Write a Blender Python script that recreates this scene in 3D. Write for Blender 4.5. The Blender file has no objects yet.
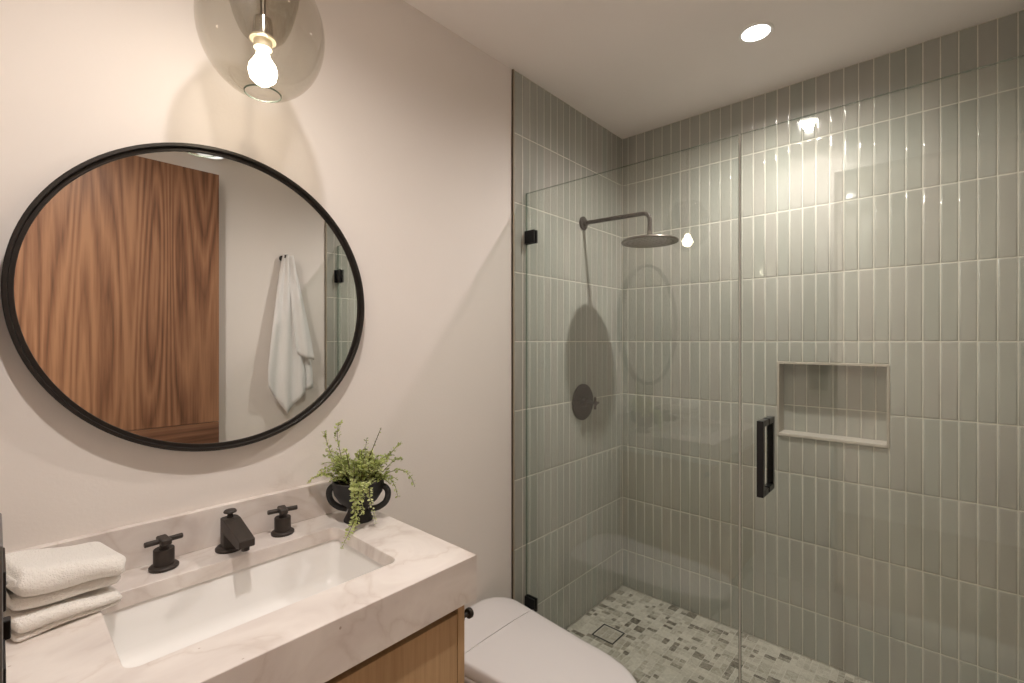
import bpy, bmesh, math, random
from mathutils import Vector, Matrix
PI = math.pi
sc = bpy.context.scene
col = sc.collection

# ------------------------------------------------------------------ camera
cd = bpy.data.cameras.new('camera'); cam = bpy.data.objects.new('camera', cd); col.objects.link(cam)
cd.sensor_fit = 'HORIZONTAL'; cd.sensor_width = 36.0; cd.lens = 468.8 / 1024 * 36.0
cd.clip_start = 0.02
cam.location = (-2.502, -1.383, 1.448)
cam.rotation_euler = (PI / 2, 0, math.radians(-47.81))
sc.camera = cam

# ------------------------------------------------------------------ view, world, lamps
vs = sc.view_settings
sc.display_settings.display_device = 'sRGB'
vs.view_transform = 'Standard'; vs.look = 'None'; vs.gamma = 1.0; vs.use_curve_mapping = False
vs.exposure = 0.46
sc.cycles.max_bounces = 14; sc.cycles.transparent_max_bounces = 16; sc.cycles.glossy_bounces = 8
sc.cycles.diffuse_bounces = 9
sc.cycles.caustics_reflective = False; sc.cycles.caustics_refractive = False
sc.cycles.sample_clamp_indirect = 6.0

W = bpy.data.worlds.new('world'); sc.world = W; W.use_nodes = True
W.node_tree.nodes['Background'].inputs[0].default_value = (0.95, 0.93, 0.90, 1)
W.node_tree.nodes['Background'].inputs[1].default_value = 0.9

CEIL = 2.65
SOFT = (1.0, 0.918, 0.862)

def spot(name, loc, power, color, size=164, blend=0.85, radius=0.03):
    l = bpy.data.lights.new(name, 'SPOT'); l.energy = power; l.color = color
    l.spot_size = math.radians(size); l.spot_blend = blend; l.shadow_soft_size = radius
    o = bpy.data.objects.new(name, l); o.location = loc; col.objects.link(o); return o

DOWNLIGHTS = [(-0.517, -0.862), (-2.235, -0.862)]
DOWN_POWER = [64, 54]
for (x, y), p in zip(DOWNLIGHTS, DOWN_POWER):
    spot('downlight_lamp', (x, y, CEIL - 0.012), p, SOFT)
# added fill light, standing unseen in the hallway behind the open doorway
la = bpy.data.lights.new('hallway_fill_light', 'AREA'); la.energy = 34; la.color = (1, 0.94, 0.87); la.shape = 'DISK'; la.size = 0.5
lo = bpy.data.objects.new('hallway_fill_light', la); lo.location = (-3.30, 0.10, 2.60); col.objects.link(lo)

# ------------------------------------------------------------------ materials
def mat(name):
    m = bpy.data.materials.new(name); m.use_nodes = True
    nt = m.node_tree; nt.nodes.clear()
    out = nt.nodes.new('ShaderNodeOutputMaterial')
    return m, nt, out

def N(nt, kind, **kw):
    n = nt.nodes.new('ShaderNode' + kind)
    for k, v in kw.items():
        if k in n.inputs: n.inputs[k].default_value = v
        else: setattr(n, k, v)
    return n

def L(nt, a, b): nt.links.new(a, b)

def c4(c): return (c[0], c[1], c[2], 1)

def ramp(nt, stops):
    r = nt.nodes.new('ShaderNodeValToRGB')
    while len(r.color_ramp.elements) < len(stops): r.color_ramp.elements.new(0.5)
    for e, (p, c) in zip(r.color_ramp.elements, stops): e.position = p; e.color = c4(c)
    return r

def coords(nt, scale=(1, 1, 1), rot=(0, 0, 0)):
    tc = N(nt, 'TexCoord'); mp = N(nt, 'Mapping')
    mp.inputs['Scale'].default_value = scale; mp.inputs['Rotation'].default_value = rot
    L(nt, tc.outputs['Object'], mp.inputs['Vector']); return mp.outputs['Vector']

def bsdf(nt, out, **kw):
    b = N(nt, 'BsdfPrincipled', **kw); L(nt, b.outputs[0], out.inputs[0]); return b

def simple(name, color, rough=0.5, metal=0.0, noise=0.0, nscale=30, bump=0.0, bscale=200, spec=0.5, coat=0.0):
    m, nt, out = mat(name)
    b = bsdf(nt, out, **{'Base Color': c4(color), 'Roughness': rough, 'Metallic': metal, 'Specular IOR Level': spec, 'Coat Weight': coat})
    v = coords(nt)
    if noise > 0:
        n = N(nt, 'TexNoise', Scale=nscale, Detail=4.0); L(nt, v, n.inputs['Vector'])
        r = ramp(nt, [(0.3, [x * (1 - noise) for x in color]), (0.7, [min(1, x * (1 + noise)) for x in color])])
        L(nt, n.outputs['Fac'], r.inputs[0]); L(nt, r.outputs[0], b.inputs['Base Color'])
    if bump > 0:
        n2 = N(nt, 'TexNoise', Scale=bscale, Detail=3.0); L(nt, v, n2.inputs['Vector'])
        bp = N(nt, 'Bump', Strength=bump, Distance=0.002); L(nt, n2.outputs['Fac'], bp.inputs['Height'])
        L(nt, bp.outputs[0], b.inputs['Normal'])
    return m

M = {}
M['paint'] = simple('warm_white_wall_paint', (0.74, 0.695, 0.655), 0.75, noise=0.012, nscale=3, bump=0.12, bscale=160, spec=0.25)
M['ceiling'] = simple('warm_white_ceiling_paint', (0.89, 0.845, 0.815), 0.85, noise=0.01, nscale=3, bump=0.1, bscale=160, spec=0.2)
M['bronze'] = simple('dark_bronze', (0.036, 0.028, 0.023), 0.46, metal=0.08, noise=0.15, nscale=60, spec=0.35)
M['bronze_light'] = simple('brushed_bronze', (0.13, 0.115, 0.10), 0.36, metal=0.7, noise=0.1, nscale=60)
M['frame'] = simple('black_bronze_frame', (0.028, 0.024, 0.021), 0.38, metal=0.5, noise=0.1, nscale=40)
M['black'] = simple('satin_black_metal', (0.012, 0.012, 0.013), 0.32, metal=0.0, noise=0.1, nscale=50, spec=0.3)
M['pot'] = simple('matte_black_ceramic', (0.014, 0.013, 0.013), 0.6, noise=0.2, nscale=40, bump=0.2, bscale=150)
M['porcelain'] = simple('white_porcelain', (0.83, 0.82, 0.80), 0.12, noise=0.006, nscale=4)
M['toilet'] = simple('glossy_white_toilet', (0.74, 0.71, 0.715), 0.22, noise=0.006, nscale=4)
M['white_plastic'] = simple('white_trim', (0.85, 0.83, 0.80), 0.45, noise=0.01)
M['soil'] = simple('dark_soil', (0.03, 0.022, 0.015), 0.95, noise=0.5, nscale=120, bump=0.8, bscale=200)
M['grout'] = simple('pale_grout', (0.62, 0.595, 0.53), 0.8, noise=0.06, nscale=40)
M['edge_trim'] = simple('tile_edge_trim', (0.30, 0.25, 0.18), 0.5, noise=0.05)
M['sill'] = simple('pale_stone_sill', (0.52, 0.48, 0.43), 0.35, noise=0.06, nscale=20)
M['recess'] = simple('dark_gap', (0.03, 0.02, 0.014), 0.8, noise=0.1)
M['hook_metal'] = simple('dark_hook_metal', (0.05, 0.045, 0.04), 0.4, metal=0.6, noise=0.1)
M['plate_grey'] = simple('grey_metal_plate', (0.20, 0.20, 0.20), 0.35, metal=0.6, noise=0.05)
M['chrome'] = simple('chrome', (0.75, 0.73, 0.70), 0.12, metal=1.0, noise=0.02)
M['ceramic_ring'] = simple('cream_ceramic_ring', (0.75, 0.68, 0.52), 0.4, noise=0.03)

def tile_mat():
    m, nt, out = mat('sage_glazed_tile')
    a = N(nt, 'Attribute', attribute_name='tint')
    r = ramp(nt, [(0.0, (0.344, 0.354, 0.316)), (0.35, (0.356, 0.360, 0.322)), (0.65, (0.376, 0.367, 0.332)), (1.0, (0.350, 0.364, 0.328))])
    L(nt, a.outputs['Fac'], r.inputs[0])
    v = coords(nt, (5, 5, 1.6)); n = N(nt, 'TexNoise', Scale=1.6, Detail=2.0); L(nt, v, n.inputs['Vector'])
    hs = N(nt, 'HueSaturation'); L(nt, r.outputs[0], hs.inputs['Color'])
    mr = N(nt, 'MapRange'); mr.inputs[1].default_value = 0.3; mr.inputs[2].default_value = 0.7; mr.inputs[3].default_value = 0.93; mr.inputs[4].default_value = 1.06
    L(nt, n.outputs['Fac'], mr.inputs[0]); L(nt, mr.outputs[0], hs.inputs['Value'])
    b = bsdf(nt, out, **{'Roughness': 0.07, 'Specular IOR Level': 0.5})
    L(nt, hs.outputs[0], b.inputs['Base Color'])
    v2 = coords(nt, (9, 9, 3)); n2 = N(nt, 'TexNoise', Scale=2.2, Detail=1.0); L(nt, v2, n2.inputs['Vector'])
    bp = N(nt, 'Bump', Strength=0.22, Distance=0.0010); L(nt, n2.outputs['Fac'], bp.inputs['Height']); L(nt, bp.outputs[0], b.inputs['Normal'])
    return m
M['tile'] = tile_mat()

def mosaic_mat():
    m, nt, out = mat('tumbled_stone_mosaic')
    a = N(nt, 'Attribute', attribute_name='tint')
    r = ramp(nt, [(0.0, (0.10, 0.088, 0.068)), (0.16, (0.20, 0.18, 0.142)), (0.42, (0.38, 0.355, 0.295)), (0.75, (0.52, 0.495, 0.43)), (1.0, (0.60, 0.57, 0.50))])
    v = coords(nt); n = N(nt, 'TexNoise', Scale=42.0, Detail=5.0, Distortion=1.6); L(nt, v, n.inputs['Vector'])
    mr = N(nt, 'MapRange'); mr.inputs[1].default_value = 0.3; mr.inputs[2].default_value = 0.7; mr.inputs[3].default_value = -0.22; mr.inputs[4].default_value = 0.22
    L(nt, n.outputs['Fac'], mr.inputs[0])
    ad = N(nt, 'Math', operation='ADD', use_clamp=True); L(nt, a.outputs['Fac'], ad.inputs[0]); L(nt, mr.outputs[0], ad.inputs[1])
    L(nt, ad.outputs[0], r.inputs[0])
    b = bsdf(nt, out, **{'Roughness': 0.45}); L(nt, r.outputs[0], b.inputs['Base Color'])
    return m
M['mosaic'] = mosaic_mat()
M['mosaic_grout'] = simple('mosaic_grout', (0.60, 0.575, 0.52), 0.85, noise=0.08, nscale=60)

def marble_mat():
    m, nt, out = mat('blush_marble')
    v = coords(nt, (1, 1.4, 1), (0.3, 0.2, 0.6))
    n = N(nt, 'TexNoise', Scale=5.0, Detail=7.0, Distortion=1.2); L(nt, v, n.inputs['Vector'])
    r = ramp(nt, [(0.22, (0.56, 0.495, 0.465)), (0.42, (0.685, 0.628, 0.588)), (0.58, (0.755, 0.705, 0.662)), (0.8, (0.685, 0.622, 0.588))])
    L(nt, n.outputs['Fac'], r.inputs[0])
    n2 = N(nt, 'TexNoise', Scale=2.6, Detail=9.0, Distortion=2.2); L(nt, v, n2.inputs['Vector'])
    s = N(nt, 'Math', operation='SUBTRACT'); s.inputs[1].default_value = 0.5; L(nt, n2.outputs['Fac'], s.inputs[0])
    ab = N(nt, 'Math', operation='ABSOLUTE'); L(nt, s.outputs[0], ab.inputs[0])
    r2 = ramp(nt, [(0.0, (0.90, 0.875, 0.86)), (0.02, (0.96, 0.95, 0.94)), (0.05, (1, 1, 1))]); L(nt, ab.outputs[0], r2.inputs[0])
    mx = N(nt, 'MixRGB', blend_type='MULTIPLY'); mx.inputs[0].default_value = 1.0
    L(nt, r.outputs[0], mx.inputs[1]); L(nt, r2.outputs[0], mx.inputs[2])
    vo = N(nt, 'TexVoronoi', Scale=26.0); L(nt, coords(nt, (1, 1.6, 0.8)), vo.inputs['Vector'])
    n3 = N(nt, 'TexNoise', Scale=9.0); L(nt, coords(nt), n3.inputs['Vector'])
    ad = N(nt, 'Math', operation='MULTIPLY_ADD'); ad.inputs[1].default_value = -0.5; L(nt, n3.outputs['Fac'], ad.inputs[0]); L(nt, vo.outputs['Distance'], ad.inputs[2])
    r3 = ramp(nt, [(0.0, (0.62, 0.55, 0.50)), (0.03, (1, 1, 1))])
    ad2 = N(nt, 'Math', operation='ADD'); ad2.inputs[1].default_value = 0.27; L(nt, ad.outputs[0], ad2.inputs[0]); L(nt, ad2.outputs[0], r3.inputs[0])
    mx2 = N(nt, 'MixRGB', blend_type='MULTIPLY'); mx2.inputs[0].default_value = 1.0
    L(nt, mx.outputs[0], mx2.inputs[1]); L(nt, r3.outputs[0], mx2.inputs[2])
    b = bsdf(nt, out, **{'Roughness': 0.38}); L(nt, mx2.outputs[0], b.inputs['Base Color'])
    return m
M['marble'] = marble_mat()

def wood_mat(name, dark, mid, light, horiz=False, scale=1.0, contrast=1.0, rough=0.4):
    """figured veneer: contour lines of a noise stretched along the grain"""
    m, nt, out = mat(name)
    st = (0.24, 3.0, 4.6) if horiz else (4.6, 3.0, 0.24)
    v = coords(nt, tuple(s * scale for s in st))
    n = N(nt, 'TexNoise', Scale=1.25, Detail=1.2, Distortion=0.25, Roughness=0.35); L(nt, v, n.inputs['Vector'])
    mu = N(nt, 'Math', operation='MULTIPLY'); mu.inputs[1].default_value = 30.0; L(nt, n.outputs['Fac'], mu.inputs[0])
    fr = N(nt, 'Math', operation='PINGPONG'); fr.inputs[1].default_value = 1.0; L(nt, mu.outputs[0], fr.inputs[0])
    st2 = (2.5, 60, 60) if horiz else (60, 60, 2.5)
    v2 = coords(nt, tuple(s * scale for s in st2)); n2 = N(nt, 'TexNoise', Scale=1.5, Detail=4.0); L(nt, v2, n2.inputs['Vector'])
    st3 = (0.3, 7, 7) if horiz else (7, 7, 0.3)
    v3 = coords(nt, tuple(s * scale for s in st3)); n3 = N(nt, 'TexNoise', Scale=1.0, Detail=2.0); L(nt, v3, n3.inputs['Vector'])
    a1 = N(nt, 'Math', operation='MULTIPLY_ADD'); a1.inputs[1].default_value = 0.36 * contrast; L(nt, fr.outputs[0], a1.inputs[0])
    m2 = N(nt, 'Math', operation='MULTIPLY'); m2.inputs[1].default_value = 0.62; L(nt, n2.outputs['Fac'], m2.inputs[0]); L(nt, m2.outputs[0], a1.inputs[2])
    a2 = N(nt, 'Math', operation='MULTIPLY_ADD'); a2.inputs[1].default_value = 0.55; L(nt, n3.outputs['Fac'], a2.inputs[0]); L(nt, a1.outputs[0], a2.inputs[2])
    r = ramp(nt, [(0.46, dark), (0.72, mid), (1.0, light)]); L(nt, a2.outputs[0], r.inputs[0])
    b = bsdf(nt, out, **{'Roughness': rough, 'Specular IOR Level': 0.35}); L(nt, r.outputs[0], b.inputs['Base Color'])
    return m
M['walnut'] = wood_mat('walnut_veneer', (0.095, 0.040, 0.020), (0.215, 0.104, 0.056), (0.325, 0.170, 0.092))
M['walnut_h'] = wood_mat('walnut_veneer_across', (0.11, 0.05, 0.028), (0.19, 0.092, 0.052), (0.27, 0.138, 0.078), horiz=True)
M['hall_wood'] = wood_mat('hall_floor_wood', (0.26, 0.20, 0.15), (0.36, 0.29, 0.225), (0.43, 0.36, 0.29), horiz=True, contrast=0.4)
M['oak'] = wood_mat('pale_oak', (0.43, 0.275, 0.14), (0.51, 0.335, 0.18), (0.58, 0.39, 0.22), scale=1.6, contrast=0.25, rough=0.5)

def terry(name, color):
    m, nt, out = mat(name)
    b = bsdf(nt, out, **{'Base Color': c4(color), 'Roughness': 0.95, 'Specular IOR Level': 0.1, 'Sheen Weight': 0.3})
    v = coords(nt); n = N(nt, 'TexNoise', Scale=420.0, Detail=2.0); L(nt, v, n.inputs['Vector'])
    n2 = N(nt, 'TexNoise', Scale=110.0, Detail=4.0); L(nt, v, n2.inputs['Vector'])
    ad = N(nt, 'Math', operation='ADD'); L(nt, n.outputs['Fac'], ad.inputs[0]); L(nt, n2.outputs['Fac'], ad.inputs[1])
    bp = N(nt, 'Bump', Strength=0.8, Distance=0.004); L(nt, ad.outputs[0], bp.inputs['Height']); L(nt, bp.outputs[0], b.inputs['Normal'])
    return m
M['towel'] = terry('white_terry_cotton', (0.88, 0.85, 0.80))
M['towel_under'] = terry('white_terry_cotton_smooth', (0.86, 0.83, 0.78))
M['towel_wall'] = terry('white_bath_towel_cotton', (0.80, 0.79, 0.78))

def thin_glass(name, tint, ior=1.5, gloss=1.0):
    m, nt, out = mat(name)
    t = N(nt, 'BsdfTransparent', Color=c4(tint)); g = N(nt, 'BsdfGlossy', Roughness=0.0, Color=(1, 1, 1, 1))
    ge = N(nt, 'NewGeometry'); io = N(nt, 'Math', operation='MULTIPLY_ADD'); io.inputs[1].default_value = 1 / ior - ior; io.inputs[2].default_value = ior
    L(nt, ge.outputs['Backfacing'], io.inputs[0]); f = N(nt, 'Fresnel'); L(nt, io.outputs[0], f.inputs['IOR'])
    mu = N(nt, 'Math', operation='MULTIPLY'); mu.inputs[1].default_value = gloss; L(nt, f.outputs[0], mu.inputs[0])
    mx = N(nt, 'MixShader'); L(nt, mu.outputs[0], mx.inputs[0]); L(nt, t.outputs[0], mx.inputs[1]); L(nt, g.outputs[0], mx.inputs[2])
    L(nt, mx.outputs[0], out.inputs[0])
    return m
M['glass'] = thin_glass('clear_shower_glass', (0.955, 0.976, 0.958), ior=1.56)
M['smoke'] = thin_glass('smoked_globe_glass', (0.80, 0.785, 0.745), gloss=0.9)
M['bulb_glass'] = thin_glass('clear_bulb_glass', (0.97, 0.96, 0.94))
M['glass_edge'] = simple('polished_glass_edge', (0.13, 0.17, 0.14), 0.2, noise=0.05)
def let_through(m, share, tint):
    nt = m.node_tree; out = next(n for n in nt.nodes if n.type == 'OUTPUT_MATERIAL'); src = out.inputs[0].links[0].from_socket
    t = N(nt, 'BsdfTransparent', Color=c4(tint)); mx = N(nt, 'MixShader'); mx.inputs[0].default_value = share
    L(nt, src, mx.inputs[1]); L(nt, t.outputs[0], mx.inputs[2]); L(nt, mx.outputs[0], out.inputs[0])
let_through(M['glass_edge'], 0.45, (0.80, 0.92, 0.84))
M['seal'] = simple('translucent_seal', (0.42, 0.41, 0.37), 0.35, noise=0.03)

def mirror_mat():
    m, nt, out = mat('mirror_silver')
    bsdf(nt, out, **{'Base Color': (0.86, 0.87, 0.85, 1), 'Metallic': 1.0, 'Roughness': 0.0}); return m
M['mirror'] = mirror_mat()

def emit(name, color, strength):
    m, nt, out = mat(name); e = N(nt, 'Emission', Color=c4(color), Strength=strength); L(nt, e.outputs[0], out.inputs[0]); return m
M['bulb'] = emit('glowing_filament', (1.0, 0.88, 0.73), 33.0)
M['lens'] = emit('lit_downlight_lens', (1.0, 0.95, 0.88), 9.0)
M['lens_dim'] = emit('lit_round_lens', (1.0, 0.96, 0.92), 0.95)

def leaf_mat():
    m, nt, out = mat('fern_leaf')
    a = N(nt, 'Attribute', attribute_name='tint')
    r = ramp(nt, [(0.0, (0.15, 0.20, 0.06)), (0.35, (0.39, 0.46, 0.15)), (0.7, (0.60, 0.66, 0.28)), (1.0, (0.76, 0.80, 0.48))])
    L(nt, a.outputs['Fac'], r.inputs[0])
    b = bsdf(nt, out, **{'Roughness': 0.5, 'Specular IOR Level': 0.3}); L(nt, r.outputs[0], b.inputs['Base Color'])
    tr = N(nt, 'BsdfTranslucent'); L(nt, r.outputs[0], tr.inputs[0])
    mx = N(nt, 'MixShader'); mx.inputs[0].default_value = 0.38
    L(nt, b.outputs[0], mx.inputs[1]); L(nt, tr.outputs[0], mx.inputs[2]); L(nt, mx.outputs[0], out.inputs[0])
    return m
M['leaf'] = leaf_mat()
M['stem'] = simple('fern_stem', (0.09, 0.075, 0.035), 0.6, noise=0.2)

# ------------------------------------------------------------------ mesh helpers
class MB:
    """collects shapes, then links them as one mesh object"""
    def __init__(s): s.v = []; s.f = []; s.mi = []; s.t = []; s.sm = []
    def add(s, vs, fs, mi=0, tint=0.5, smooth=False):
        b = len(s.v); s.v += [tuple(p) for p in vs]
        for f in fs: s.f.append([b + i for i in f]); s.mi.append(mi); s.t.append(tint); s.sm.append(smooth)
    def box(s, x0, x1, y0, y1, z0, z1, mi=0):
        vs = [(x0, y0, z0), (x1, y0, z0), (x1, y1, z0), (x0, y1, z0), (x0, y0, z1), (x1, y0, z1), (x1, y1, z1), (x0, y1, z1)]
        s.add(vs, [(0, 3, 2, 1), (4, 5, 6, 7), (0, 1, 5, 4), (1, 2, 6, 5), (2, 3, 7, 6), (3, 0, 4, 7)], mi)
    def lathe(s, prof, n=40, origin=(0, 0, 0), axis='z', mi=0, closed=False):
        """prof: (radius, height) list; radius 0 ends close"""
        o = Vector(origin); vs = []; fs = []; rings = []
        for r, h in prof:
            if r < 1e-7: rings.append([len(vs)]); vs.append((0, 0, h))
            else:
                rings.append(list(range(len(vs), len(vs) + n)))
                vs += [(r * math.cos(2 * PI * k / n), r * math.sin(2 * PI * k / n), h) for k in range(n)]
        pairs = list(zip(rings[:-1], rings[1:])) + ([(rings[-1], rings[0])] if closed else [])
        for a, b in pairs:
            if len(a) == 1 and len(b) == 1: continue
            for k in range(n):
                k2 = (k + 1) % n
                if len(a) == 1: fs.append((a[0], b[k2], b[k]))
                elif len(b) == 1: fs.append((a[k], a[k2], b[0]))
                else: fs.append((a[k], a[k2], b[k2], b[k]))
        def tr(p):
            x, y, z = p
            if axis == 'z': q = (x, y, z)
            elif axis == '-y': q = (x, -z, y)
            elif axis == 'y': q = (x, z, -y)
            elif axis == 'x': q = (z, y, -x)
            elif axis == '-x': q = (-z, y, x)
            return o + Vector(q)
        s.add([tr(p) for p in vs], fs, mi, smooth=True)
    def tube(s, pts, r, n=12, mi=0, caps=True, tint=0.5, up=None):
        pts = [Vector(p) for p in pts]; m = len(pts)
        rs = r if isinstance(r, (list, tuple)) else [r] * m
        vs = []; fs = []
        t0 = (pts[1] - pts[0]).normalized()
        a = Vector((0, 0, 1)) if abs(t0.z) < 0.9 else Vector((1, 0, 0))
        u = t0.cross(a).normalized()
        for i, p in enumerate(pts):
            t = (pts[min(i + 1, m - 1)] - pts[max(i - 1, 0)]).normalized()
            u = (u - t * u.dot(t)).normalized(); w = t.cross(u)
            vs += [p + (u * math.cos(2 * PI * k / n) + w * math.sin(2 * PI * k / n)) * rs[i] for k in range(n)]
        for i in range(m - 1):
            for k in range(n):
                k2 = (k + 1) % n; fs.append((i * n + k, i * n + k2, (i + 1) * n + k2, (i + 1) * n + k))
        if caps: fs.append(tuple(range(n - 1, -1, -1))); fs.append(tuple(range((m - 1) * n, m * n)))
        s.add(vs, fs, mi, tint, True)
    def loft(s, rings, mi=0, caps=True, closed=True):
        n = len(rings[0]); vs = [p for r in rings for p in r]; fs = []
        for i in range(len(rings) - 1):
            for k in range(n if closed else n - 1):
                k2 = (k + 1) % n; fs.append((i * n + k, i * n + k2, (i + 1) * n + k2, (i + 1) * n + k))
        if caps: fs.append(tuple(range(n - 1, -1, -1))); fs.append(tuple(range((len(rings) - 1) * n, len(rings) * n)))
        s.add(vs, fs, mi, smooth=True)
    def build(s, name, mats, parent=None, bevel=0, seg=2, angle=35, fix=True, tint=False, loc=None, subsurf=0, smooth_angle=None):
        me = bpy.data.meshes.new(name); me.from_pydata(s.v, [], s.f)
        if not isinstance(mats, (list, tuple)): mats = [mats]
        for m in mats: me.materials.append(m)
        for p, i, sm in zip(me.polygons, s.mi, s.sm): p.material_index = i; p.use_smooth = sm
        if tint:
            at = me.attributes.new('tint', 'FLOAT', 'FACE'); at.data.foreach_set('value', s.t)
        if fix:
            bm = bmesh.new(); bm.from_mesh(me); bmesh.ops.recalc_face_normals(bm, faces=bm.faces); bm.to_mesh(me); bm.free()
        me.update()
        o = bpy.data.objects.new(name, me); col.objects.link(o)
        if parent is not None: o.parent = parent
        if bevel > 0:
            b = o.modifiers.new('bevel', 'BEVEL'); b.width = bevel; b.segments = seg; b.limit_method = 'ANGLE'; b.angle_limit = math.radians(angle)
            b.harden_normals = False
        if subsurf: 
            d = o.modifiers.new('subd', 'SUBSURF'); d.levels = subsurf; d.render_levels = subsurf
        if smooth_angle is None and any(s.sm): smooth_angle = 40
        if smooth_angle is not None:
            try: me.set_sharp_from_angle(angle=math.radians(smooth_angle))
            except Exception: pass
        if loc is not None: o.location = loc
        return o

def thing(name, label, cat, loc=(0, 0, 0), rotz=0, group=None):
    o = bpy.data.objects.new(name, None); col.objects.link(o); o.location = loc; o.rotation_euler = (0, 0, rotz)
    o.empty_display_size = 0.05
    tag(o, label, cat, group); return o
def tag(o, label, cat, group=None, kind=None):
    o['label'] = label; o['category'] = cat
    if group: o['group'] = group
    if kind: o['kind'] = kind
    return o
def struct(o, label=None, cat=None):
    o['kind'] = 'structure'
    if label: o['label'] = label
    if cat: o['category'] = cat
    return o
def copy_thing(root, loc, rotz=None, label=None):
    r = root.copy(); col.objects.link(r); r.location = loc
    if rotz is not None: r.rotation_euler = (0, 0, rotz)
    if label: r['label'] = label
    for ch in list(root.children):
        c = ch.copy(); col.objects.link(c); c.parent = r
        for g in list(ch.children):
            d = g.copy(); col.objects.link(d); d.parent = c
    return r
def rrect(x0, x1, y0, y1, r, n=6):
    pts = []
    for cx, cy, a0 in ((x1 - r, y1 - r, 0), (x0 + r, y1 - r, 90), (x0 + r, y0 + r, 180), (x1 - r, y0 + r, 270)):
        for k in range(n + 1):
            a = math.radians(a0 + 90 * k / n); pts.append((cx + r * math.cos(a), cy + r * math.sin(a)))
    return pts
def resample(pts, n):
    """closed polyline to n evenly spaced points"""
    pts = [Vector(p) for p in pts]; m = len(pts); ls = [(pts[(i + 1) % m] - pts[i]).length for i in range(m)]; T = sum(ls); out = []; i = 0; acc = 0
    for k in range(n):
        d = T * k / n
        while acc + ls[i] < d and i < m - 1: acc += ls[i]; i += 1
        out.append(tuple(pts[i].lerp(pts[(i + 1) % m], (d - acc) / max(ls[i], 1e-9))))
    return out
def arc(c, r, a0, a1, n, plane='xz'):
    out = []
    for k in range(n + 1):
        a = math.radians(a0 + (a1 - a0) * k / n); u, v = r * math.cos(a), r * math.sin(a)
        out.append((c[0] + u, c[1], c[2] + v) if plane == 'xz' else (c[0], c[1] + u, c[2] + v) if plane == 'yz' else (c[0] + u, c[1] + v, c[2]))
    return out

# ------------------------------------------------------------------ room shell
GX = -0.88                    # plane of the shower glass
YC = -1.775                   # tiled face of the far side wall (right of the camera)
XF = -2.506                   # wall with the doorway the camera stands in
TILE_X = -0.968               # where the tile starts on the side walls
NY0, NY1, NZ0, NZ1 = -1.2367, -0.8193, 1.004, 1.352   # niche opening

b = MB(); b.box(XF - 1.5, -0.90, YC - 0.01, 0.01, -0.12, -0.001); struct(b.build('floor', M['mosaic_grout'], bevel=0.001))
b = MB(); b.box(XF - 1.5, 0.12, YC - 0.14, 0.14, CEIL, CEIL + 0.12); o = b.build('ceiling', M['ceiling']); struct(o)
b = MB(); b.box(XF - 0.12, TILE_X, 0.010, 0.14, -0.1, CEIL); struct(b.build('wall_left', M['paint']))
b = MB(); b.box(XF - 0.12, TILE_X, YC - 0.14, YC - 0.010, -0.1, CEIL); struct(b.build('wall_right', M['paint']))
b = MB()                                                             # wall with the doorway
b.box(XF - 0.12, XF, -0.945, 0.010, -0.1, CEIL); b.box(XF - 0.12, XF, YC - 0.010, -0.945, 2.42, CEIL)
struct(b.build('wall_front', M['paint']))
# hallway behind the doorway
b = MB(); b.box(-4.2, -4.1, -2.9, 0.6, -0.1, CEIL); b.box(-4.2, XF - 0.12, -3.0, -2.9, -0.1, CEIL); b.box(-4.2, XF - 0.12, 0.6, 0.7, -0.1, CEIL)
b.box(XF - 0.12, XF - 0.06, -2.9, YC - 0.14, -0.1, CEIL); b.box(XF - 0.12, XF - 0.06, 0.14, 0.6, -0.1, CEIL)
struct(b.build('wall_hall', M['paint']))
b = MB(); b.box(-4.2, XF - 1.5, -2.9, 0.6, -0.12, 0.0); b.box(XF - 1.5, XF, -2.9, YC - 0.01, -0.12, 0.0); b.box(XF - 1.5, XF, YC - 0.01, 0.01, -0.001, 0.0); b.box(XF - 1.5, XF, 0.01, 0.6, -0.12, 0.0)
struct(b.build('floor_hall', M['hall_wood']))
b = MB(); b.box(-4.2, XF - 1.5, -2.9, 0.6, CEIL, CEIL + 0.1); b.box(XF - 1.5, XF - 0.06, -2.9, YC - 0.14, CEIL, CEIL + 0.1); b.box(XF - 1.5, XF - 0.06, 0.14, 0.6, CEIL, CEIL + 0.1)
struct(b.build('ceiling_hall', M['ceiling']))

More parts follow.
